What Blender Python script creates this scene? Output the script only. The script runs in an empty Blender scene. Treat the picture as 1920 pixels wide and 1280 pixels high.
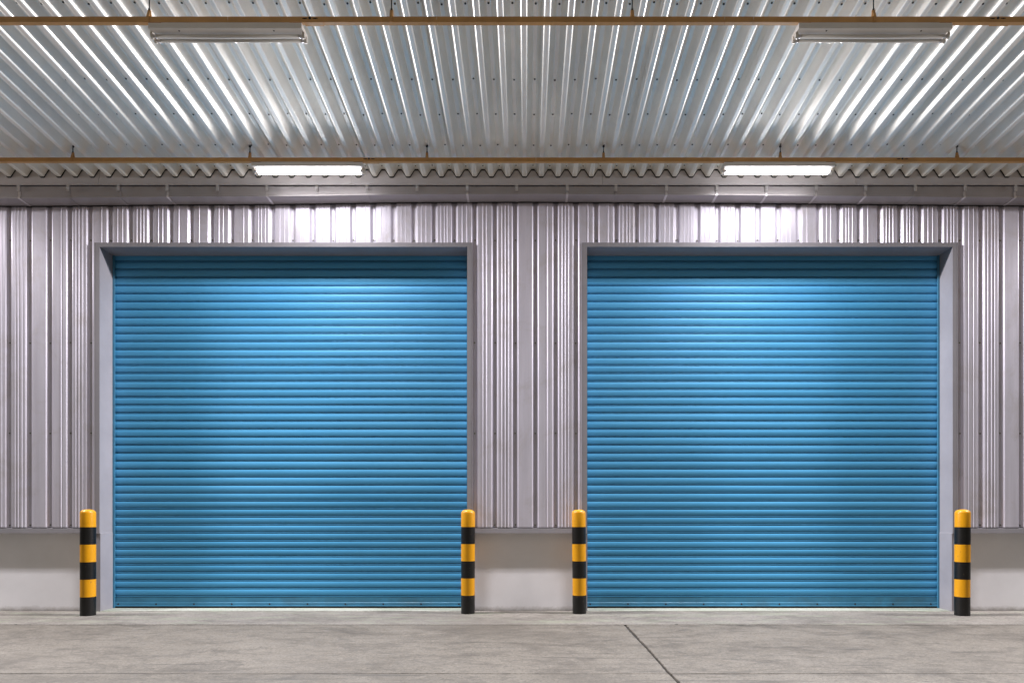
import bpy, math, random
from mathutils import Vector, noise
R = random.Random(7)
sc = bpy.context.scene
col = sc.collection

# ------------------------------------------------------------------ camera numbers (metres)
F = 1280.0            # focal length in photo pixels (24 mm on a 36 mm frame)
D = 8.2               # camera to cladding crest plane (y = 0)
H = 1.126             # eye height
VX, VY = 987.0, 970.0 # vanishing point of the depth direction in the 1920x1280 frame
def X(px, z): return (px - VX) * z / F
def Z(py, z): return H + (VY - py) * z / F
def Y(z): return z - D

# ------------------------------------------------------------------ mesh builder
class MB:
    def __init__(s): s.v = []; s.f = []; s.m = []; s.sm = []
    def add(s, vs, fs, m=0, smooth=False):
        o = len(s.v); s.v += [tuple(p) for p in vs]
        for f in fs:
            s.f.append([i + o for i in f]); s.m.append(m); s.sm.append(smooth)
    def box(s, x0, x1, y0, y1, z0, z1, m=0):
        s.add([(x0,y0,z0),(x1,y0,z0),(x1,y1,z0),(x0,y1,z0),(x0,y0,z1),(x1,y0,z1),(x1,y1,z1),(x0,y1,z1)],
              [(0,3,2,1),(4,5,6,7),(0,1,5,4),(1,2,6,5),(2,3,7,6),(3,0,4,7)], m)
    def tube(s, a, b, r, n=16, m=0, r2=None, caps=True):
        a = Vector(a); b = Vector(b); d = (b - a).normalized()
        u = d.orthogonal().normalized(); w = d.cross(u); r2 = r if r2 is None else r2
        vs = []
        for c, rr in ((a, r), (b, r2)):
            for i in range(n):
                t = 2*math.pi*i/n; vs.append(c + (u*math.cos(t) + w*math.sin(t))*rr)
        s.add(vs, [(i, (i+1)%n, n+(i+1)%n, n+i) for i in range(n)], m, True)
        if caps:
            o = len(s.v) - 2*n
            s.f.append([o+i for i in range(n)][::-1]); s.m.append(m); s.sm.append(False)
            s.f.append([o+n+i for i in range(n)]); s.m.append(m); s.sm.append(False)
    def lathe(s, prof, c, n=40, m=0):
        cx, cy, cz = c; vs = []
        for r, z in prof:
            for i in range(n):
                t = 2*math.pi*i/n; vs.append((cx + r*math.cos(t), cy + r*math.sin(t), cz + z))
        fs = [(k*n+i, k*n+(i+1)%n, (k+1)*n+(i+1)%n, (k+1)*n+i) for k in range(len(prof)-1) for i in range(n)]
        s.add(vs, fs, m, True)
    def prism(s, poly, x0, x1, m=0, caps=True, smooth=False):      # (y, z) outline swept along x
        n = len(poly)
        vs = [(x0, y, z) for y, z in poly] + [(x1, y, z) for y, z in poly]
        s.add(vs, [(i, (i+1) % n, n+(i+1) % n, n+i) for i in range(n)], m, smooth)
        if caps:
            o = len(s.v) - 2*n
            s.f.append([o+i for i in range(n)][::-1]); s.m.append(m); s.sm.append(False)
            s.f.append([o+n+i for i in range(n)]); s.m.append(m); s.sm.append(False)
    def build(s, name, mats, parent=None, bevel=0, recalc=True):
        me = bpy.data.meshes.new(name); me.from_pydata(s.v, [], s.f)
        for mt in (mats if isinstance(mats, (list, tuple)) else [mats]): me.materials.append(mt)
        for p, mi, sm in zip(me.polygons, s.m, s.sm): p.material_index = mi; p.use_smooth = sm
        if recalc:
            import bmesh
            b = bmesh.new(); b.from_mesh(me); bmesh.ops.recalc_face_normals(b, faces=b.faces); b.to_mesh(me); b.free()
        o = bpy.data.objects.new(name, me); col.objects.link(o)
        if parent: o.parent = parent
        if bevel:
            bv = o.modifiers.new('bevel', 'BEVEL'); bv.width = bevel; bv.segments = 2; bv.limit_method = 'ANGLE'
        return o

def tag(o, label=None, cat=None, group=None, kind=None):
    if label: o['label'] = label
    if cat: o['category'] = cat
    if group: o['group'] = group
    if kind: o['kind'] = kind
    return o
def empty(name, loc=(0,0,0)):
    o = bpy.data.objects.new(name, None); o.location = loc; col.objects.link(o); o.empty_display_size = .2
    return o
def copy_tree(o, parent=None):
    c = o.copy(); col.objects.link(c)
    if parent: c.parent = parent
    for ch in list(o.children): copy_tree(ch, c)
    return c

# ------------------------------------------------------------------ materials
def new_mat(name):
    m = bpy.data.materials.new(name); m.use_nodes = True
    nt = m.node_tree; return m, nt, nt.nodes['Principled BSDF']
def N(nt, t, **kw):
    n = nt.nodes.new(t)
    for k, v in kw.items(): setattr(n, k, v)
    return n
def noise_tex(nt, scale, detail=4, rough=.55, stretch=(1,1,1), dist=0, off=(0,0,0)):
    tc = N(nt, 'ShaderNodeNewGeometry'); mp = N(nt, 'ShaderNodeMapping')
    mp.inputs['Scale'].default_value = stretch; mp.inputs['Location'].default_value = off
    nt.links.new(tc.outputs['Position'], mp.inputs['Vector'])
    n = N(nt, 'ShaderNodeTexNoise'); n.inputs['Scale'].default_value = scale
    n.inputs['Detail'].default_value = detail; n.inputs['Roughness'].default_value = rough
    n.inputs['Distortion'].default_value = dist
    nt.links.new(mp.outputs[0], n.inputs['Vector']); return n.outputs['Fac']
def ramp(nt, fac, stops):
    r = N(nt, 'ShaderNodeValToRGB'); e = r.color_ramp.elements
    while len(e) < len(stops): e.new(.5)
    for el, (p, c) in zip(e, stops):
        el.position = p; el.color = (c, c, c, 1) if not isinstance(c, (tuple, list)) else (*c, 1)
    nt.links.new(fac, r.inputs[0]); return r.outputs[0]
def mix(nt, fac, a, b, mode='MIX'):
    m = N(nt, 'ShaderNodeMix', data_type='RGBA', blend_type=mode)
    for sock, v in ((m.inputs[0], fac), (m.inputs[6], a), (m.inputs[7], b)):
        if hasattr(v, 'links'): nt.links.new(v, sock)
        else: sock.default_value = v if not isinstance(v, tuple) else (*v, 1)
    return m.outputs[2]
def bump(nt, b, h, strength, dist=.01, prev=None):
    n = N(nt, 'ShaderNodeBump'); n.inputs['Strength'].default_value = strength; n.inputs['Distance'].default_value = dist
    nt.links.new(h, n.inputs['Height'])
    if prev is not None: nt.links.new(prev.outputs[0], n.inputs['Normal'])
    nt.links.new(n.outputs[0], b.inputs['Normal']); return n

def metal(name, base, metallic, rough, var=.12, stretch=(1,1,1), scale=3, dents=.25, dent_scale=4, dent_stretch=(1,1,1), dust=None, fine=0):
    m, nt, b = new_mat(name)
    n1 = noise_tex(nt, scale, 6, .6, stretch)
    c = mix(nt, ramp(nt, n1, [(.3, 0.0), (.7, 1.0)]), tuple(x*(1-var) for x in base), tuple(min(1, x*(1+var*.5)) for x in base))
    if dust:
        n3 = noise_tex(nt, 1.7, 8, .7, (1,1,1), .6, (3,7,1))
        c = mix(nt, ramp(nt, n3, [(.5, 0.0), (.72, .7)]), c, dust)
    nt.links.new(c, b.inputs['Base Color'])
    b.inputs['Metallic'].default_value = metallic
    n2 = noise_tex(nt, scale*2.3, 5, .6, stretch, 0, (11,2,5))
    rr = N(nt, 'ShaderNodeMapRange'); rr.inputs[3].default_value = rough*.8; rr.inputs[4].default_value = rough*1.25
    nt.links.new(n2, rr.inputs[0]); nt.links.new(rr.outputs[0], b.inputs['Roughness'])
    if dents:
        p = bump(nt, b, noise_tex(nt, dent_scale, 2, .4, dent_stretch), dents, .006)
        if fine: bump(nt, b, noise_tex(nt, 90, 3, .6, stretch), fine, .0006, p)
    return m

M = {}
M['cladding'] = metal('cladding_metal', (.71,.68,.785), .40, .40, .12, (6,6,.35), 2.2, .35, 5, (1,1,.35), (.52,.48,.49))
M['trim'] = metal('trim_metal', (.31,.296,.325), .25, .5, .10, (1,1,1), 2.5, .25, 3.5)
M['gutter'] = metal('gutter_metal', (.43,.405,.415), .65, .46, .10, (.5,1,1), 3, .25, 3, (.6,1,1))
M['fascia'] = metal('fascia_metal', (.60,.57,.58), .4, .4, .10, (.6,1,1), 3, .3, 3)
M['roof'] = metal('roof_galvanised', (.92,.895,.83), .30, .35, .14, (3,.5,1), 2.2, .35, 3.5, (1,.6,1), (.74,.73,.70))
M['clip'] = metal('bracket_steel', (.72,.70,.71), .8, .3, .1)
M['rail'] = metal('ochre_rail_paint', (.60,.32,.105), .05, .42, .18, (1,1,1), 5, .15, 8)
M['dark'] = metal('dark_steel_and_slot_shade', (.02,.02,.022), .3, .5, .2, (1,1,1), 8, 0)
M['black_foam'] = metal('black_foam', (.008,.008,.009), 0, .8, .2, (1,1,1), 8, 0)
M['screw'] = metal('screw_dark', (.03,.03,.03), .4, .5, .2, (1,1,1), 8, 0)
M['rubber'] = metal('rubber_seal', (.006,.006,.007), 0, .7, .2, (1,1,1), 8, 0)
M['housing'] = metal('lamp_white_enamel', (.74,.70,.66), 0, .35, .06, (1,1,1), 6, 0)
M['holder'] = metal('lamp_holder_plastic', (.70,.66,.60), 0, .45, .06, (1,1,1), 6, 0)
M['interior'] = metal('light_block_dark', (.05,.05,.05), 0, .9, .2, (1,1,1), 1, 0)

def shutter_mat():
    m, nt, b = new_mat('shutter_blue_paint')
    n1 = noise_tex(nt, 1.6, 6, .6, (.35,1,4))
    c = mix(nt, ramp(nt, n1, [(.3, 0.0), (.75, 1.0)]), (.064,.308,.565), (.086,.358,.64))
    n2 = noise_tex(nt, 14, 5, .7, (1,1,2.5), .4, (5,1,2))
    c = mix(nt, ramp(nt, n2, [(.71, 0.0), (.78, .5)]), c, (.03,.07,.12))
    nt.links.new(c, b.inputs['Base Color'])
    b.inputs['Metallic'].default_value = .1
    rr = N(nt, 'ShaderNodeMapRange'); rr.inputs[3].default_value = .46; rr.inputs[4].default_value = .62; b.inputs['Specular IOR Level'].default_value = .35
    nt.links.new(noise_tex(nt, 5, 5, .6), rr.inputs[0]); nt.links.new(rr.outputs[0], b.inputs['Roughness'])
    bump(nt, b, noise_tex(nt, 3.5, 2, .4, (.5,1,1.5)), .12, .006)
    return m
M['shutter'] = shutter_mat()
M['shutter_rail'] = metal('shutter_rail_paint', (.045,.205,.345), .1, .5, .2, (1,1,1), 4, .15, 5, (1,1,1), (.05,.12,.17))

def glossy_paint(name, base, rough):
    m, nt, b = new_mat(name)
    c = mix(nt, ramp(nt, noise_tex(nt, 22, 6, .7, (1,1,.4)), [(.35, 0.0), (.75, 1.0)]), tuple(x*.86 for x in base), base)
    c = mix(nt, ramp(nt, noise_tex(nt, 60, 4, .7, (1,1,.6), 0, (3,1,8)), [(.655, 0.0), (.69, .8)]), c, (.10,.07,.045))
    nt.links.new(c, b.inputs['Base Color'])
    b.inputs['Roughness'].default_value = rough; b.inputs['Coat Weight'].default_value = .12; b.inputs['Specular IOR Level'].default_value = .35; b.inputs['Coat Roughness'].default_value = .12
    bump(nt, b, noise_tex(nt, 18, 3, .5), .12, .003)
    return m
M['yellow'] = glossy_paint('bollard_yellow', (.72,.325,.004), .4)
M['black'] = glossy_paint('bollard_black', (.007,.0065,.0065), .38)

def plaster_mat():
    m, nt, b = new_mat('plinth_painted_concrete')
    c = mix(nt, ramp(nt, noise_tex(nt, 2.2, 7, .65), [(.3, 0.0), (.7, 1.0)]), (.80,.783,.82), (.87,.853,.895))
    c = mix(nt, ramp(nt, noise_tex(nt, 30, 5, .7, (1,1,1), 0, (2,4,1)), [(.66, 0.0), (.78, .45)]), c, (.40,.37,.34))
    # splash dirt: soil thrown up on the lowest centimetres of the wall
    g = N(nt, 'ShaderNodeNewGeometry'); sx = N(nt, 'ShaderNodeSeparateXYZ'); nt.links.new(g.outputs['Position'], sx.inputs[0])
    ad = N(nt, 'ShaderNodeMath', operation='MULTIPLY_ADD'); ad.inputs[1].default_value = .09; nt.links.new(noise_tex(nt, 9, 6, .7), ad.inputs[0]); nt.links.new(sx.outputs[2], ad.inputs[2])
    c = mix(nt, ramp(nt, ad.outputs[0], [(.045, .75), (.11, 0.0)]), c, (.27,.24,.21))
    nt.links.new(c, b.inputs['Base Color']); b.inputs['Roughness'].default_value = .6
    p = bump(nt, b, noise_tex(nt, 3, 3, .5), .3, .006)
    bump(nt, b, noise_tex(nt, 70, 4, .6), .3, .0015, p)
    return m
M['plinth'] = plaster_mat()

def concrete_mat(name, lo, hi, stain, green=None):
    m, nt, b = new_mat(name)
    c = mix(nt, ramp(nt, noise_tex(nt, .55, 9, .66, (1,1.3,1)), [(.34, 0.0), (.66, 1.0)]), lo, hi)
    c = mix(nt, ramp(nt, noise_tex(nt, 1.5, 9, .74, (.8,1.2,1), .8, (4,9,0)), [(.49, 0.0), (.66, .85)]), c, stain)
    c = mix(nt, ramp(nt, noise_tex(nt, 6, 8, .75, (.7,1.3,1), .5, (1,2,0)), [(.50, 0.0), (.70, .75)]), c, tuple(x*.66 for x in stain))
    c = mix(nt, ramp(nt, noise_tex(nt, 18, 6, .8, (.8,1.2,1), .2, (6,2,0)), [(.30, .55), (.50, 0.0)]), c, tuple(min(1, x*1.45) for x in hi))
    c = mix(nt, ramp(nt, noise_tex(nt, 45, 5, .8), [(.36, .75), (.52, 0.0)]), c, tuple(x*.6 for x in stain))
    c = mix(nt, ramp(nt, noise_tex(nt, 16, 3, .5, (.6,1,1), .6, (7,7,0)), [(.71, 0.0), (.74, .9)]), c, (.035,.03,.027))
    c = mix(nt, ramp(nt, noise_tex(nt, .38, 7, .7, (1,1.5,1), 1.2, (31,14,0)), [(.52, 0.0), (.64, .55)]), c, tuple(x*1.15 for x in stain))
    # scuffs: long thin marks dragged across the slab
    c = mix(nt, ramp(nt, noise_tex(nt, 3.2, 5, .6, (.22,3.6,1), .35, (13,8,0)), [(.61, 0.0), (.68, .7)]), c, tuple(x*.55 for x in stain))
    if green:
        c = mix(nt, ramp(nt, noise_tex(nt, 2.2, 6, .7, (.7,2,1), .4, (21,5,0)), [(.50, 0.0), (.70, .55)]), c, green)
    nt.links.new(c, b.inputs['Base Color'])
    rr = N(nt, 'ShaderNodeMapRange'); rr.inputs[3].default_value = .6; rr.inputs[4].default_value = .9
    nt.links.new(noise_tex(nt, 4, 5, .6), rr.inputs[0]); nt.links.new(rr.outputs[0], b.inputs['Roughness'])
    p = bump(nt, b, noise_tex(nt, 5, 8, .7, (.8,1.3,1)), .5, .012)
    bump(nt, b, noise_tex(nt, 55, 4, .7), .5, .004, p)
    return m
M['slab'] = concrete_mat('yard_concrete', (.104,.090,.073), (.156,.138,.116), (.044,.036,.028))
M['apron'] = concrete_mat('apron_concrete', (.150,.135,.119), (.205,.187,.168), (.085,.075,.064), (.20,.225,.16))
M['threshold'] = concrete_mat('threshold_concrete', (.27,.28,.25), (.31,.32,.285), (.22,.24,.19), (.21,.27,.19))
M['dirt'] = metal('joint_dirt', (.028,.024,.021), 0, .95, .3, (1,1,1), 6, 0)
M['asphalt'] = concrete_mat('far_yard', (.10,.098,.095), (.13,.125,.12), (.08,.078,.075))

def tube_lit(strength):
    m = bpy.data.materials.new('lit_tube'); m.use_nodes = True; nt = m.node_tree; nt.nodes.clear()
    e = N(nt, 'ShaderNodeEmission'); o = N(nt, 'ShaderNodeOutputMaterial')
    e.inputs[0].default_value = (1,.97,.985,1); e.inputs[1].default_value = strength
    nt.links.new(e.outputs[0], o.inputs[0]); return m
TUBE_E = 12.0
M['tube_on'] = tube_lit(TUBE_E)
M['tube_off'] = metal('unlit_tube_glass', (.72,.69,.64), 0, .12, .03, (1,1,1), 6, 0)

# ------------------------------------------------------------------ GROUND
GZ = -.03
g = MB(); g.add([(-300,-300,GZ),(300,-300,GZ),(300,300,GZ),(-300,300,GZ)], [(0,1,2,3)])
tag(g.build('ground', M['asphalt']), kind='structure')

def slab(mb, x0, x1, y0, y1, z=0, seed=0, step=.06, jit=.004):
    """a slab whose arrises are slightly ragged"""
    def edge(a, b, k):
        n = max(2, int(abs(b-a)/step)); n = min(n, 320)
        return [(a+(b-a)*i/n, (noise.noise((i*.61, k*3.1, seed))*jit + noise.noise((i*.05, k*7.7, seed))*jit*1.4) if 0 < i < n else 0) for i in range(n+1)]
    top = [(t, y0+d) for t, d in edge(x0, x1, 1)][:-1]
    right = [(x1+d, t) for t, d in edge(y0, y1, 2)][:-1]
    back = [(t, y1+d) for t, d in edge(x1, x0, 3)][:-1]
    left = [(x0+d, t) for t, d in edge(y1, y0, 4)][:-1]
    loop = top + right + back + left; n = len(loop)
    c = ((x0+x1)/2, (y0+y1)/2)
    ins = []
    for x, y in loop:
        ins.append((x + (.006 if x < c[0] else -.006)*(abs(x-c[0]) > (x1-x0)/2-.03), y + (.006 if y < c[1] else -.006)*(abs(y-c[1]) > (y1-y0)/2-.03)))
    vs = [(x, y, z) for x, y in ins] + [(x, y, z-.004) for x, y in loop] + [(x, y, z-.028) for x, y in loop]
    fs = [tuple(range(n))]
    for k in (0, n):
        fs += [(k+i, k+n+i, k+n+(i+1)%n, k+(i+1)%n) for i in range(n)]
    mb.add(vs, fs)

JX = X(1172, 7.19)
ap = MB()
jl = X(140, 7.75)
for i, (a, b) in enumerate(((-16, jl-.006), (jl+.006, 16))): slab(ap, a, b, -1.0, .043, .003, i+1, jit=.005)
tag(ap.build('pavement', M['apron']), kind='structure')
sl = MB()
ys = [-1.012, -3.262, -5.52, -7.78, -10.04, -14, -18, -22]
for i in range(len(ys)-1):
    for j, (a, b) in enumerate(((-16, -7.5), (-7.48, JX-.011), (JX+.011, 9.2), (9.22, 16))):
        slab(sl, a, b, ys[i+1]+.006, ys[i]-.006, 0, 10*i+j, jit=.009)
tag(sl.build('yard_paving', M['slab']), kind='structure')
jd = MB(); jd.add([(-16,-22.1,-.016),(16,-22.1,-.016),(16,.05,-.016),(-16,.05,-.016)], [(0,1,2,3)])
tag(jd.build('joint_bed', M['dirt']), kind='structure')

# ------------------------------------------------------------------ WAREHOUSE
wh = empty('warehouse', (0, .06, 0))
tag(wh, 'silver ribbed metal warehouse front with two closed blue roller shutters', 'warehouse')
def part(mb, name, mats, parent=wh, **kw):
    o = mb.build(name, mats, parent, **kw)
    # the meshes are laid out in world space: undo the parents' offset
    t = Vector((0,0,0)); p = parent
    while p: t += p.location; p = p.parent
    o.location = -t
    return o

ZC0 = Z(988, 8.2)            # bottom of cladding
ZTOP = 5.55
ZOP = Z(455, 8.19)           # top of the door frame
DOORS = [(X(187, 8.19), X(876, 8.19)), (X(1100.7, 8.19), X(1786, 8.19))]
FW = .058                    # face width of the frame
P0, PITCH, DEP = X(928, 8.22), 38.0*8.2/F, .031
def profile(x0, x1, door=False):
    pts = []
    k0 = int((x0-P0)/PITCH) - 2; k1 = int((x1-P0)/PITCH) + 2
    for k in range(k0, k1+1):
        gx = P0 + k*PITCH
        pts += [(gx-.043, 0), (gx-.039, .0012), (gx-.014, DEP-.0012), (gx-.010, DEP), (gx+.010, DEP), (gx+.014, DEP-.0012), (gx+.039, .0012), (gx+.043, 0)]
        rr = random.Random(k*13+5)
        kind = rr.choice((1, 2, 2, 3, 3)) if (door or k % 3 != 1) else 0
        c = gx + PITCH/2
        for d in {0: (), 1: (rr.choice((-.022, .024)),), 2: (-.027+rr.uniform(-.006,.004), .026+rr.uniform(-.006,.006)), 3: (-.044+rr.uniform(0,.006), rr.uniform(-.008,.008), .040+rr.uniform(-.006,.004))}[kind]:
            pts += [(c+d-.0065, 0), (c+d-.0025, -.0045), (c+d+.0025, -.0045), (c+d+.0065, 0)]
    def at(x):
        for (a, ya), (b, yb) in zip(pts, pts[1:]):
            if a <= x <= b: return ya + (yb-ya)*(x-a)/max(b-a, 1e-9)
        return 0
    return [(x0, at(x0))] + [p for p in pts if x0 < p[0] < x1] + [(x1, at(x1))]
cl = MB()
def clad(x0, x1, z0, z1, door=False):
    pr = profile(x0, x1, door); n = len(pr)
    zs = [z0, z1]
    vs = [(x, y, z) for z in zs for x, y in pr]
    # folded-back bottom edge gives the sheet a thickness
    vs += [(x, max(y+.012, .012) if y < .015 else y+.002, z0) for x, y in pr]
    fs = [(i, i+1, n+i+1, n+i) for i in range(n-1)] + [(2*n+i, 2*n+i+1, i+1, i) for i in range(n-1)]
    cl.add(vs, fs, 0)
    for k in range(-60, 61):
        gx = P0 + k*PITCH
        if not (x0+.02 < gx < x1-.02): continue
        for py in (451, 643, 812, 984):
            zz = Z(py, 8.23) + R.uniform(-.004, .004)
            if z0 < zz < z1:
                q = gx + R.uniform(-.004, .004)
                cl.tube((q, DEP-.001, zz), (q, DEP-.004, zz), .0125, 10, 2)
                cl.tube((q, DEP-.004, zz), (q, DEP-.009, zz), .0075, 6, 1)
xl0, xl1 = DOORS[0][0]-FW, DOORS[0][1]+FW
xr0, xr1 = DOORS[1][0]-FW, DOORS[1][1]+FW
clad(-14, xl0-.002, ZC0, ZTOP); clad(xl1+.002, xr0-.002, ZC0, ZTOP); clad(xr1+.002, 14, ZC0, ZTOP)
clad(xl0-.002, xl1+.002, ZOP-.004, ZTOP, True); clad(xr0-.002, xr1+.002, ZOP-.004, ZTOP, True)
part(cl, 'cladding', [M['cladding'], M['screw'], M['clip']], recalc=False)

# drip flashing and plinth pieces
ZD = Z(999, 8.19)
for a, b in ((-14, xl0+.03), (xl1-.03, xr0+.03), (xr1-.03, 14)):
    d = MB(); d.prism([(.06,ZC0-.004),(-.004,ZC0-.012),(-.006,ZD),(-.003,ZD),(.0,ZC0-.018),(.06,ZC0-.012)], a, b)
    part(d, 'drip_flashing', M['trim'])
    p = MB(); p.box(a, b, .058, .30, -.03, ZC0-.002)
    part(p, 'plinth', M['plinth'])

# unseen shell added behind the front to block light leaks
sh = MB(); sh.box(-14, 14, .62, .70, -.03, ZTOP+.3); sh.box(-14, 14, .032, .70, ZTOP, ZTOP+.06)
sh.box(-14.05, -14, .03, .70, -.03, ZTOP); sh.box(14, 14.05, .03, .70, -.03, ZTOP)
part(sh, 'light_block_shell', M['interior'])

SY = .275           # shutter face
for di, (x0, x1) in enumerate(DOORS):
    zs = Z(463, 8.19)      # soffit
    fr = MB(); yf = -.014
    # head: mitred face + soffit, jambs: face + reveal
    o0, o1 = x0-FW, x1+FW; zo = ZOP
    zj = Z(1000, 8.19)
    fr.add([(o0,yf,zo),(o1,yf,zo),(x1,yf,zs),(x0,yf,zs)], [(0,1,2,3)])
    fr.add([(o0,yf,zo),(o1,yf,zo),(o1,.03,zo+.006),(o0,.03,zo+.006)], [(0,1,2,3)])
    fr.add([(x0,yf,zs),(x1,yf,zs),(x1,SY+.05,zs),(x0,SY+.05,zs)], [(0,1,2,3)])
    for s, xi, xo in ((1, x0, o0), (-1, x1, o1)):
        fr.add([(xo,yf,zj+.0),(xi,yf,zj),(xi,yf,zs),(xo,yf,zo)], [(0,1,2,3)])
        fr.add([(xo,yf,zj),(xo,.04,zj),(xo,.04,zo),(xo,yf,zo)], [(0,1,2,3)])
        fr.add([(xi,yf,zj),(xi,SY+.05,zj),(xi,SY+.05,zs),(xi,yf,zs)], [(0,1,2,3)])
        # lip return on the reveal and mitre seam
        fr.box(min(xo, xo-s*.004), max(xo, xo-s*.004), yf-.002, .03, zj, zo)
        # lower boot piece
        e = s*.004
        fr.add([(xi+e,yf+.010,-.02),(xi+e,SY+.05,-.02),(xi+e,SY+.05,zj+.006),(xi+e,yf+.010,zj+.006)], [(0,1,2,3)])
        fr.add([(xo+e,yf+.010,-.02),(xi+e,yf+.010,-.02),(xi+e,yf+.010,zj+.006),(xo+e,yf+.010,zj+.006)], [(0,1,2,3)])
        fr.add([(xo+e,yf+.010,-.02),(xo+e,.07,-.02),(xo+e,.07,zj+.006),(xo+e,yf+.010,zj+.006)], [(0,1,2,3)])
        fr.add([(xi+e,yf+.010,zj+.006),(xi+e,SY+.05,zj+.006),(xi,SY+.05,zj+.010),(xi,yf+.004,zj+.010)], [(0,1,2,3)])
    part(fr, 'door_frame', M['trim'])
    th = MB(); th.prism([(.010,-.02),(.018,.008),(SY+.30,.012),(SY+.30,-.02)], x0+.01, x1-.01)
    part(th, 'threshold', M['threshold'])

    st = empty('roller_shutter', (0,0,0)); st.parent = wh
    st.location = Vector(((x0+x1)/2, SY, 0)) - wh.location
    st['label'] = ('blue slatted roller shutter nearer the left side of the wall', 'blue slatted roller shutter nearer the right side of the wall')[di]
    # curtain
    cu = MB(); pitch = 14.93*8.47/F
    zt = Z(519.8, 8.47)                # a groove line
    zb = Z(1118.5, 8.47)
    xa, xb = x0+.012, x1-.012; ns = 28
    k = -4
    rows = []
    rs = random.Random(90+di)
    while True:
        z0 = zt - k*pitch
        if z0 - pitch*.5 < zb: break
        tilt = rs.uniform(-.0026, .0026)
        sec = []
        for j in range(9):
            t = j/8
            sec.append((-.004 - .0048*math.sin(math.pi*(t**.88)) + tilt*(t-.5), -.0135 - t*(pitch-.0270)))
        e = -pitch + .0135
        sec += [(.020, e+.0010), (.024, e-.0090), (.000, e-.0094), (-.0055, e-.0103), (-.0060, e-.0135), (-.0040, e-.0165), (.000, e-.0174), (.022, e-.0178), (.020, e-.0268)]
        for yy, dz in sec: rows.append((yy, z0+dz, k))
        k += 1
    nr = len(rows); vs = []
    for yy, zz, kk in rows:
        for i in range(ns+1):
            x = xa + (xb-xa)*i/ns
            w = noise.noise((x*.8, kk*1.7, di*9.1))*.0026 + noise.noise((x*.35, zz*.4, 3+di))*.006
            vs.append((x, SY+yy+w*.6, zz + noise.noise((x*.5, kk*.9, di*5))*.0014))
    fs = [(r*(ns+1)+i, r*(ns+1)+i+1, (r+1)*(ns+1)+i+1, (r+1)*(ns+1)+i) for r in range(nr-1) for i in range(ns)]
    cu.add(vs, fs, 0, True)
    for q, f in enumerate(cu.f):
        if (f[0]//(ns+1)) % 18 in (9, 16): cu.m[q] = 1  # slot backs coloured near-black to stand in for shade between slats
    o = part(cu, 'curtain', [M['shutter'], M['dark']], st, recalc=False)
    for p in o.data.polygons: p.use_smooth = True
    o.data.set_sharp_from_angle(angle=math.radians(38))
    # bottom bar with screws, rubber seal
    zb0, zb1 = .030, rows[-1][1]
    bb = MB()
    bb.box(xa, xb, SY-.004, SY+.012, zb0+.052, zb1+.004)
    bb.prism([(SY+.01,zb0+.049),(SY-.012,zb0+.047),(SY-.016,zb0+.043),(SY-.016,zb0+.010),(SY-.030,zb0+.007),(SY-.030,zb0+.002),(SY+.01,zb0)], xa, xb)
    nscr = 10
    for i in range(nscr):
        sx_ = xa + .05 + .469*i
        if sx_ > xb: break
        bb.tube((sx_, SY-.0155, zb0+.027), (sx_, SY-.020, zb0+.027), .011, 10, 1)
    part(bb, 'bottom_bar', [M['shutter_rail'], M['screw']], st)
    ru = MB(); ru.box(xa, xb, SY-.022, SY+.008, .010, zb0-.002)
    part(ru, 'rubber_seal', M['rubber'], st)
    for s, xg in ((1, x0), (-1, x1)):
        gr = MB()
        gr.box(min(xg+s*.002, xg+s*.027), max(xg+s*.002, xg+s*.027), SY-.034, SY-.022, .013, zs-.004)
        gr.box(min(xg+s*.002, xg+s*.008), max(xg+s*.002, xg+s*.008), SY-.022, SY+.04, .013, zs-.004)
        part(gr, 'guide_rail', M['shutter_rail'], st)

# ------------------------------------------------------------------ gutter (belongs to the warehouse)
gt = empty('gutter', (0,0,0)); gt.parent = wh; gt.location = Vector((0,-.18,H+3.88)) - wh.location
ZE = 8.0                                # depth of the roof end
GY0 = Y(8.005)                          # front of gutter
gzt = Z(349.2, 8.0)
def gsec(x):
    drop = .052*min(1, abs(x-.0)/6.2) + .012*noise.noise((x*.5, 2.2, 1))
    zb_ = Z(363.5, 8.0) - drop
    return [(GY0,gzt), (GY0,zb_+.024), (GY0-.010,zb_+.016), (GY0-.008,zb_), (-.012,zb_-.004), (-.010,zb_+.13)]
gm = MB(); xs = [-14, -10, -7] + [-6.5+.5*i for i in range(27)] + [7, 10, 14]
vs = []; ng = 6
for x in xs: vs += [(x, y, z) for y, z in gsec(x)]
gm.add(vs, [(a*ng+j, (a+1)*ng+j, (a+1)*ng+j+1, a*ng+j+1) for a in range(len(xs)-1) for j in range(ng-1)])
part(gm, 'trough', M['gutter'], gt)
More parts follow.
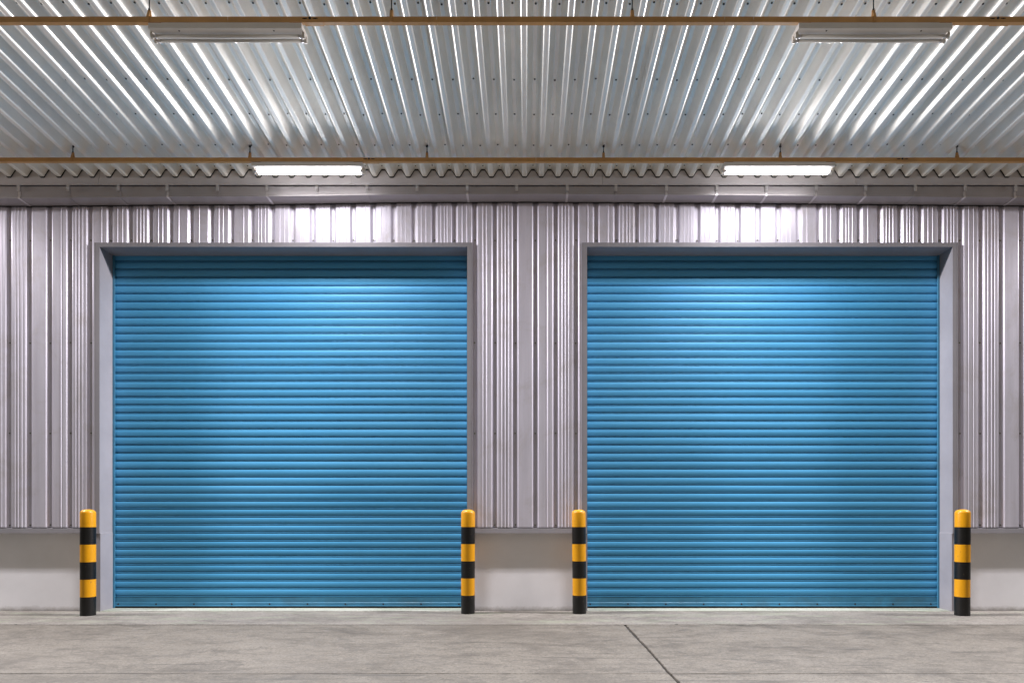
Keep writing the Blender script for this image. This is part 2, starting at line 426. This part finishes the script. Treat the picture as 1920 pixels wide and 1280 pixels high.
# black sealant bead where trough meets the wall
bd = MB(); vs = []
for x in xs:
    s_ = gsec(x)[4]; vs += [(x, -.0135, s_[1]-.001), (x, -.0135, s_[1]-.008), (x, .012, s_[1]-.008), (x, .012, s_[1]-.001)]
bd.add(vs, [(a*4+j, (a+1)*4+j, (a+1)*4+(j+1)%4, a*4+(j+1)%4) for a in range(len(xs)-1) for j in range(4)])
part(bd, 'sealant_bead', M['dark'], gt)
bx = [35.5+93.35*i for i in range(-6, 27)]
for i, px in enumerate(bx):
    x = X(px + R.uniform(-1.5, 1.5), 8.0); s_ = gsec(x); b = MB(); w = .013
    zb_ = s_[3][1]; tilt = R.uniform(-.006, .006)
    long_ = R.random() < .4
    # clip folded over the fascia lip
    b.box(x-w*1.25, x+w*1.25, GY0-.022, GY0-.017, gzt-.062, gzt+.012)
    b.box(x-w*.8, x+w*.8, GY0-.027, GY0-.022, gzt-.050, gzt-.026)
    # strap: down the face, round the lip, back under the trough to the wall
    path = [(GY0-.004, gzt-.062), (GY0-.004, zb_+.026), (GY0-.014, zb_+.014), (GY0-.011, zb_-.005), (-.02, zb_-.010)]
    vs = []
    for y, z in path: vs += [(x-w, y, z), (x+w, y, z), (x+w, y+.003, z), (x-w, y+.003, z)] if z > zb_ else [(x-w, y, z), (x+w, y, z), (x+w, y, z+.004), (x-w, y, z+.004)]
    b.add(vs, [(a*4+j, a*4+(j+1)%4, (a+1)*4+(j+1)%4, (a+1)*4+j) for a in range(len(path)-1) for j in range(4)], 0 if long_ else 1)
    if abs(px-960) < 1150: part(b, 'bracket', [M['clip'], M['gutter']], gt)

# ------------------------------------------------------------------ CANOPY
cn = empty('canopy', (0, -3.6, H+4.1))
tag(cn, 'galvanised trapezoidal sheet canopy roof above the loading bays', 'canopy')
SL = (1065-VY)/F
ZL = Z(331, ZE); ZU = ZL + .0865
def rz(base, y): return base + SL*(Y(ZE)-y)
RP = .195; RX = X(999.3, ZE)
sec = []
def bend(x0, h0, x1, h1, x2, h2, r=.011, n=4):
    a = Vector((x0, h0*.0865)); b = Vector((x1, h1*.0865)); c = Vector((x2, h2*.0865))
    u = (a-b).normalized(); v = (c-b).normalized(); L = r*.75
    return [(p.x, p.y/.0865) for p in [((1-t)**2)*(b+u*L) + 2*t*(1-t)*b + t*t*(b+v*L) for t in [i/n for i in range(n+1)]]]
KEY = [(0,1),(-.0205,1),(-.0765,0),(-.1185,0),(-.1745,1),(-.195,1)]
for i in range(1, 5): sec += bend(*KEY[i-1], *KEY[i], *KEY[i+1])
pr = []
for k in range(-72, 73):
    for dx, h in reversed(sec): pr.append((RX + k*RP + dx, h))
pr = sorted(pr)
y_end, y_far = Y(ZE), -7.4
rf = MB(); n = len(pr)
ysr = [y_end, y_far]
vs = [(x, y, rz(ZL + .0865*h, y)) for y in ysr for x, h in pr]
rf.add(vs, [(i, n+i, n+i+1, i+1) for i in range(n-1)], 0, True)
for i in range(n-1):
    if math.hypot(pr[i+1][0]-pr[i][0], (pr[i+1][1]-pr[i][1])*.0865) > .009: rf.sm[i] = False
# laps: every fifth rib the neighbouring sheet's edge shows as a thin lip
for k in range(-70, 71, 5):
    xk = RX + k*RP + .0195
    rf.add([(xk, y_end, rz(ZU-.003,y_end)), (xk+.022, y_end, rz(ZU-.040,y_end)), (xk+.022, y_far, rz(ZU-.040,y_far)), (xk, y_far, rz(ZU-.003,y_far))], [(0,1,2,3)])
for zr in (7.93, 7.54, 7.03, 6.53, 5.65, 4.75):
    for k in range(-42, 43):
        q = RX + k*RP + R.uniform(-.003, .003); yy = Y(zr) + R.uniform(-.012, .012); zz = rz(ZU, yy)
        if abs(q) > 8: continue
        rf.tube((q, yy, zz-.0005), (q, yy, zz-.006), .0085 if zr < 7.9 else .007, 8, 1)
part(rf, 'roof_sheet', [M['roof'], M['screw']], cn, recalc=False)
# black foam closure following the end profile
fc = MB(); vs = []
for x, h in pr:
    z = ZL + .0865*h; vs += [(x, y_end+.001, z+.002), (x, y_end+.001, z-.013), (x, y_end+.008, z-.013), (x, y_end+.008, z+.002)]
fc.add(vs, [(a*4+j, (a+1)*4+j, (a+1)*4+(j+1)%4, a*4+(j+1)%4) for a in range(n-1) for j in range(4)])
part(fc, 'foam_closure', M['black_foam'], cn)
# fascia behind and below the sheet end, in three lengths
zf1 = Z(347, 7.985)
seams = [-14, X(185, 8), X(660, 8), X(1130, 8), X(1604, 8), 14]
fa = MB()
for a, b in zip(seams, seams[1:]):
    fa.prism([(y_end+.009,ZU+.05),(y_end+.009,ZL-.012),(y_end-.004,ZL-.020),(y_end-.008,zf1+.026),(y_end-.016,zf1+.020),(y_end-.016,zf1),(y_end-.012,zf1),(y_end+.03,zf1+.03),(y_end+.03,ZU+.05)], a+.002, b-.001)
part(fa, 'fascia', M['fascia'], cn)
ed = MB(); ed.box(-14, 14, y_far-.12, y_far, rz(ZL, y_far)-.02, rz(ZU, y_far)+.10)
part(ed, 'edge_beam', M['fascia'], cn)
for x in (-12.5, 12.5):
    po = MB(); po.box(x-.1, x+.1, y_far-.11, y_far-.01, -.02, rz(ZL, y_far)-.02)
    part(po, 'post', M['fascia'], cn)

# ------------------------------------------------------------------ RAILS
def rail(zf, ytop, ybot, hang, label, joints, marks):
    zt_, zb_ = Z(ytop, zf), Z(ybot, zf); y0 = Y(zf); y1 = y0 + .036
    root = empty('lighting_rail', (0, y0+.018, zb_)); tag(root, label, 'rail', 'ochre rails carrying the tube lamps')
    def pt(mb, name, mats, parent=root, **kw):
        o = part(mb, name, mats, parent, **kw); return o
    c = MB(); t = .003
    xs_ = sorted([-13.5, 13.5] + [X(j, zf) for j in joints])
    for a, b in zip(xs_, xs_[1:]):
        # C channel, open on top
        c.prism([(y0,zt_),(y0,zb_),(y1,zb_),(y1,zt_),(y1-t,zt_),(y1-t,zb_+t),(y0+t,zb_+t),(y0+t,zt_)], a+.0012, b-.0012)
    pt(c, 'channel', M['rail'])
    for j in marks:
        x = X(j, zf); w = .075
        s = MB(); s.prism([(y0-.003,zb_+.022),(y0-.004,zb_-.004),(y1+.003,zb_-.004),(y1+.003,zb_+.022),(y1+.0005,zb_+.022),(y1+.0005,zb_-.001),(y0-.0005,zb_-.001),(y0-.0005,zb_+.022)], x-w, x+w)
        pt(s, 'coupling', M['rail'])
        k = MB(); zz = zt_-.014
        for a, b, hh in ((-.062,-.022,.0035), (.022,.062,.0035), (-.05,-.03,.006), (.036,.05,.006)): k.box(x+a-.03, x+b-.03, y0-.0025, y0-.0002, zz-hh, zz+hh*.4)
        k.tube((x-.03, y0-.0002, zz), (x-.03, y0-.006, zz), .010, 14)
        pt(k, 'printed_mark', M['dark'])
    for hx in hang:
        h = MB(); top = rz(ZU, y0+.018)
        ym = y0 + .018
        h.prism([(y0-.003,zt_+.004),(y0-.003,zb_-.003),(y0-.006,zb_-.003),(y0-.006,zt_+.006),(ym-.005,zt_+.056),(ym+.005,zt_+.056),(y1+.006,zt_+.006),(y1+.006,zb_+.02),(y1+.003,zb_+.02),(y1+.003,zt_+.004)], hx-.011, hx+.011)
        h.add([(hx-.016,ym-.005,zt_-.002),(hx+.016,ym-.005,zt_-.002),(hx+.0125,ym-.005,zt_+.062),(hx-.0125,ym-.005,zt_+.062),
               (hx-.016,ym+.005,zt_-.002),(hx+.016,ym+.005,zt_-.002),(hx+.0125,ym+.005,zt_+.062),(hx-.0125,ym+.005,zt_+.062)],
              [(0,1,2,3),(7,6,5,4),(0,4,5,1),(1,5,6,2),(2,6,7,3),(3,7,4,0)])
        h.tube((hx, y0-.005, zb_+.004), (hx, y0-.012, zb_+.004), .006, 10)
        hc = pt(h, 'hanger', M['rail'])
        r = MB(); r.tube((hx, ym, zt_+.055), (hx, ym, top-.004), .005, 10)
        r.tube((hx, ym, top-.014), (hx, ym, top-.002), .013, 12)
        r.tube((hx, ym, zt_+.062), (hx, ym, zt_+.074), .009, 6)
        ro = pt(r, 'threaded_rod', M['dark'], hc)
        ro.location = (0,0,0)
    return root, zb_
r1, zr1 = rail(7.54, 295.5, 303, [-6.98, -5.02, -3.06, -1.10, .854, 2.81, 4.766, 6.72], 'ochre steel rail nearer the wall, carrying the two glowing lamps', [395, 640, 1005, 1606, 1640], [697, 1697])
r2, zr2 = rail(5.45, 31.5, 42, [-4.96, -3.02, -1.08, .847, 2.78, 4.72], 'ochre steel rail farther from the wall, carrying the two unlit lamps', [168, 427, 819, 1359, 1413], [588, 1878])

# ------------------------------------------------------------------ LAMPS
LL = 1.225
def lamp(lit):
    root = empty('fluorescent_lamp')
    h = MB(); zt_ = -.006; hh = .043; dp = .150
    h.prism([(.0,zt_),(-.002,zt_-hh+.004),(.003,zt_-hh),(dp-.003,zt_-hh),(dp+.002,zt_-hh+.004),(dp,zt_)], -LL/2, LL/2)
    h.prism([(.004,0),(.004,zt_-.001),(.034,zt_-.001),(.034,0)], -LL/2+.1, LL/2-.1)   # saddle on the rail
    for sx_ in (-.38, .38):
        h.tube((sx_, .030, zt_-hh+.0005), (sx_, .030, zt_-hh-.003), .007, 10, 1)
    h.build('housing', [M['housing'], M['screw']], root, bevel=.0015)
    zc = zt_-hh-.025
    for yy in (.058, .112):
        t = MB(); t.tube((-LL/2+.024, yy, zc), (LL/2-.024, yy, zc), .0135, 18)
        o = t.build('tube', M['tube_on'] if lit else M['tube_off'], root)
        for s in (-1, 1):
            cpm = MB(); cpm.tube((s*(LL/2-.038), yy, zc), (s*(LL/2-.016), yy, zc), .0142, 18)
            cpm.build('tube_cap', M['clip'], o)
        for s in (-1, 1):
            c = MB(); xx = s*(LL/2-.010)
            c.prism([(yy-.015,zt_-hh+.002),(yy-.018,zc),(yy-.012,zc-.015),(yy,zc-.020),(yy+.012,zc-.015),(yy+.018,zc),(yy+.015,zt_-hh+.002)], xx-.010+s*.008, xx+.010+s*.008)
            c.tube((xx-s*.002, yy-.006, zc-.006), (xx-s*.006, yy-.006, zc-.006), .004, 8)
            c.build('lamp_holder', M['holder'], root, bevel=.001)
    return root
SPOTS = [(X(575.5, 7.54), 7.54, zr1, True), (X(1462, 7.54), 7.54, zr1, True), (X(422, 5.45), 5.45, zr2, False), (X(1641.5, 5.45), 5.45, zr2, False)]
LAB = ['lit twin-tube fluorescent lamp glowing above the left blue shutter', 'lit twin-tube fluorescent lamp glowing above the right blue shutter',
       'switched-off twin-tube lamp on the outer rail, on the left half of the canopy', 'switched-off twin-tube lamp on the outer rail, on the right half of the canopy']
SPOTS += [(X(575.5, 7.54)-5.222, 7.54, zr1, True), (X(1462, 7.54)+5.222, 7.54, zr1, True)]
LAB += ['lit twin-tube fluorescent lamp on the wall rail, farthest to the left', 'lit twin-tube fluorescent lamp on the wall rail, farthest to the right']
proto = {True: None, False: None}
STRIP = dict(power=86.0, smooth=6.0)
for (x, z, zb_, lit), lb in zip(SPOTS, LAB):
    if proto[lit] is None: o = proto[lit] = lamp(lit)
    else: o = copy_tree(proto[lit])
    o.location = (x, Y(z)-.003, zb_-.0005)
    tag(o, lb, 'lamp', 'lit tube lamps under the canopy' if lit else 'unlit tube lamps under the canopy')

def strip_light(x, y, z, tilt=0, size_y=.10, power=None, smooth=None):
    l = bpy.data.lights.new('tube_light', 'AREA'); l.shape = 'RECTANGLE'; l.size = LL-.06; l.size_y = size_y
    l.energy = power or STRIP['power']; l.color = (1,.97,.985); l.use_nodes = True
    nt = l.node_tree; e = nt.nodes['Emission']
    fo = N(nt, 'ShaderNodeLightFalloff'); fo.inputs['Strength'].default_value = 1.0; fo.inputs['Smooth'].default_value = smooth or STRIP['smooth']
    nt.links.new(fo.outputs['Linear'], e.inputs['Strength'])
    ob = bpy.data.objects.new('tube_light', l); col.objects.link(ob); ob.location = (x, y, z); ob.rotation_euler.x = tilt; return ob
for x, z, zb_, lit in SPOTS:
    if lit:
        strip_light(x, Y(z)+.082, zb_-.094)
        strip_light(x, Y(z)+.040, zb_-.076, -math.pi/2, .024, 64.0, 4.0)      # sideways light of the front tube
        strip_light(x, Y(z)+.124, zb_-.076, math.pi/2, .024, 150.0, 12.0)       # and of the rear tube

# ------------------------------------------------------------------ BOLLARDS
def bollard():
    root = empty('bollard'); r = .081
    b = MB(); hts = [-.02, .215, .415, .615, .815, 1.015]
    for i, (a, c) in enumerate(zip(hts, hts[1:])):
        b.lathe([(r,a),(r,c)] if i else [(r+.001,a),(r,.005),(r,c)], (0,0,0), 48, 1 if i % 2 == 0 else 0)
    b.build('post', [M['yellow'], M['black']], root)
    c = MB(); c.lathe([(r,1.015),(r,1.175),(r*.975,1.186),(r*.88,1.199),(r*.70,1.210),(r*.4,1.217),(.0005,1.219)], (0,0,0), 48)
    c.build('cap', M['yellow'], root)
    return root
bp = bollard()
BO = [(165, 7.87, 'black and yellow striped bollard left of the left shutter'), (877.5, 8.03, 'black and yellow striped bollard at the right edge of the left shutter'),
      (1086.5, 8.03, 'black and yellow striped bollard at the left edge of the right shutter'), (1804, 7.87, 'black and yellow striped bollard right of the right shutter')]
for i, (px, z, lb) in enumerate(BO):
    o = bp if i == 0 else copy_tree(bp)
    o.location = (X(px, z), Y(z), .003); o.rotation_euler = (R.uniform(-.006,.006), R.uniform(-.006,.006), i*1.3)
    tag(o, lb, 'bollard', 'striped bollards in front of the shutters')

# ------------------------------------------------------------------ WORLD, CAMERA
w = bpy.data.worlds.new('World'); sc.world = w; w.use_nodes = True
nt = w.node_tree; bg = nt.nodes['Background']
sky = nt.nodes.new('ShaderNodeTexSky'); sky.sky_type = 'NISHITA'; sky.sun_disc = False
sky.sun_elevation = math.radians(3.0); sky.sun_rotation = math.radians(0); sky.altitude = 0
hs = nt.nodes.new('ShaderNodeHueSaturation'); hs.inputs['Saturation'].default_value = .12
nt.links.new(sky.outputs[0], hs.inputs['Color']); nt.links.new(mix(nt, 1.0, hs.outputs[0], (1.0,1.02,.84), 'MULTIPLY'), bg.inputs[0]); bg.inputs[1].default_value = .06

cam = bpy.data.cameras.new('camera'); co = bpy.data.objects.new('camera', cam); col.objects.link(co)
co.location = (0, -D, H); co.rotation_euler = (math.radians(90), 0, 0)
cam.sensor_width = 36; cam.lens = 36*F/1920; cam.shift_x = -(VX-960)/1920; cam.shift_y = (VY-640)/1920
cam.clip_start = .05; cam.clip_end = 2000
sc.camera = co
vs_ = sc.view_settings; vs_.view_transform = 'Standard'; vs_.look = 'None'; vs_.exposure = 0; vs_.gamma = 1
sc.cycles.use_denoising = True
try: sc.cycles.denoiser = 'OPENIMAGEDENOISE'
except Exception: pass
sc.cycles.max_bounces = 10; sc.cycles.diffuse_bounces = 6; sc.cycles.glossy_bounces = 4
sc.cycles.sample_clamp_indirect = 4
sc.render.film_transparent = False
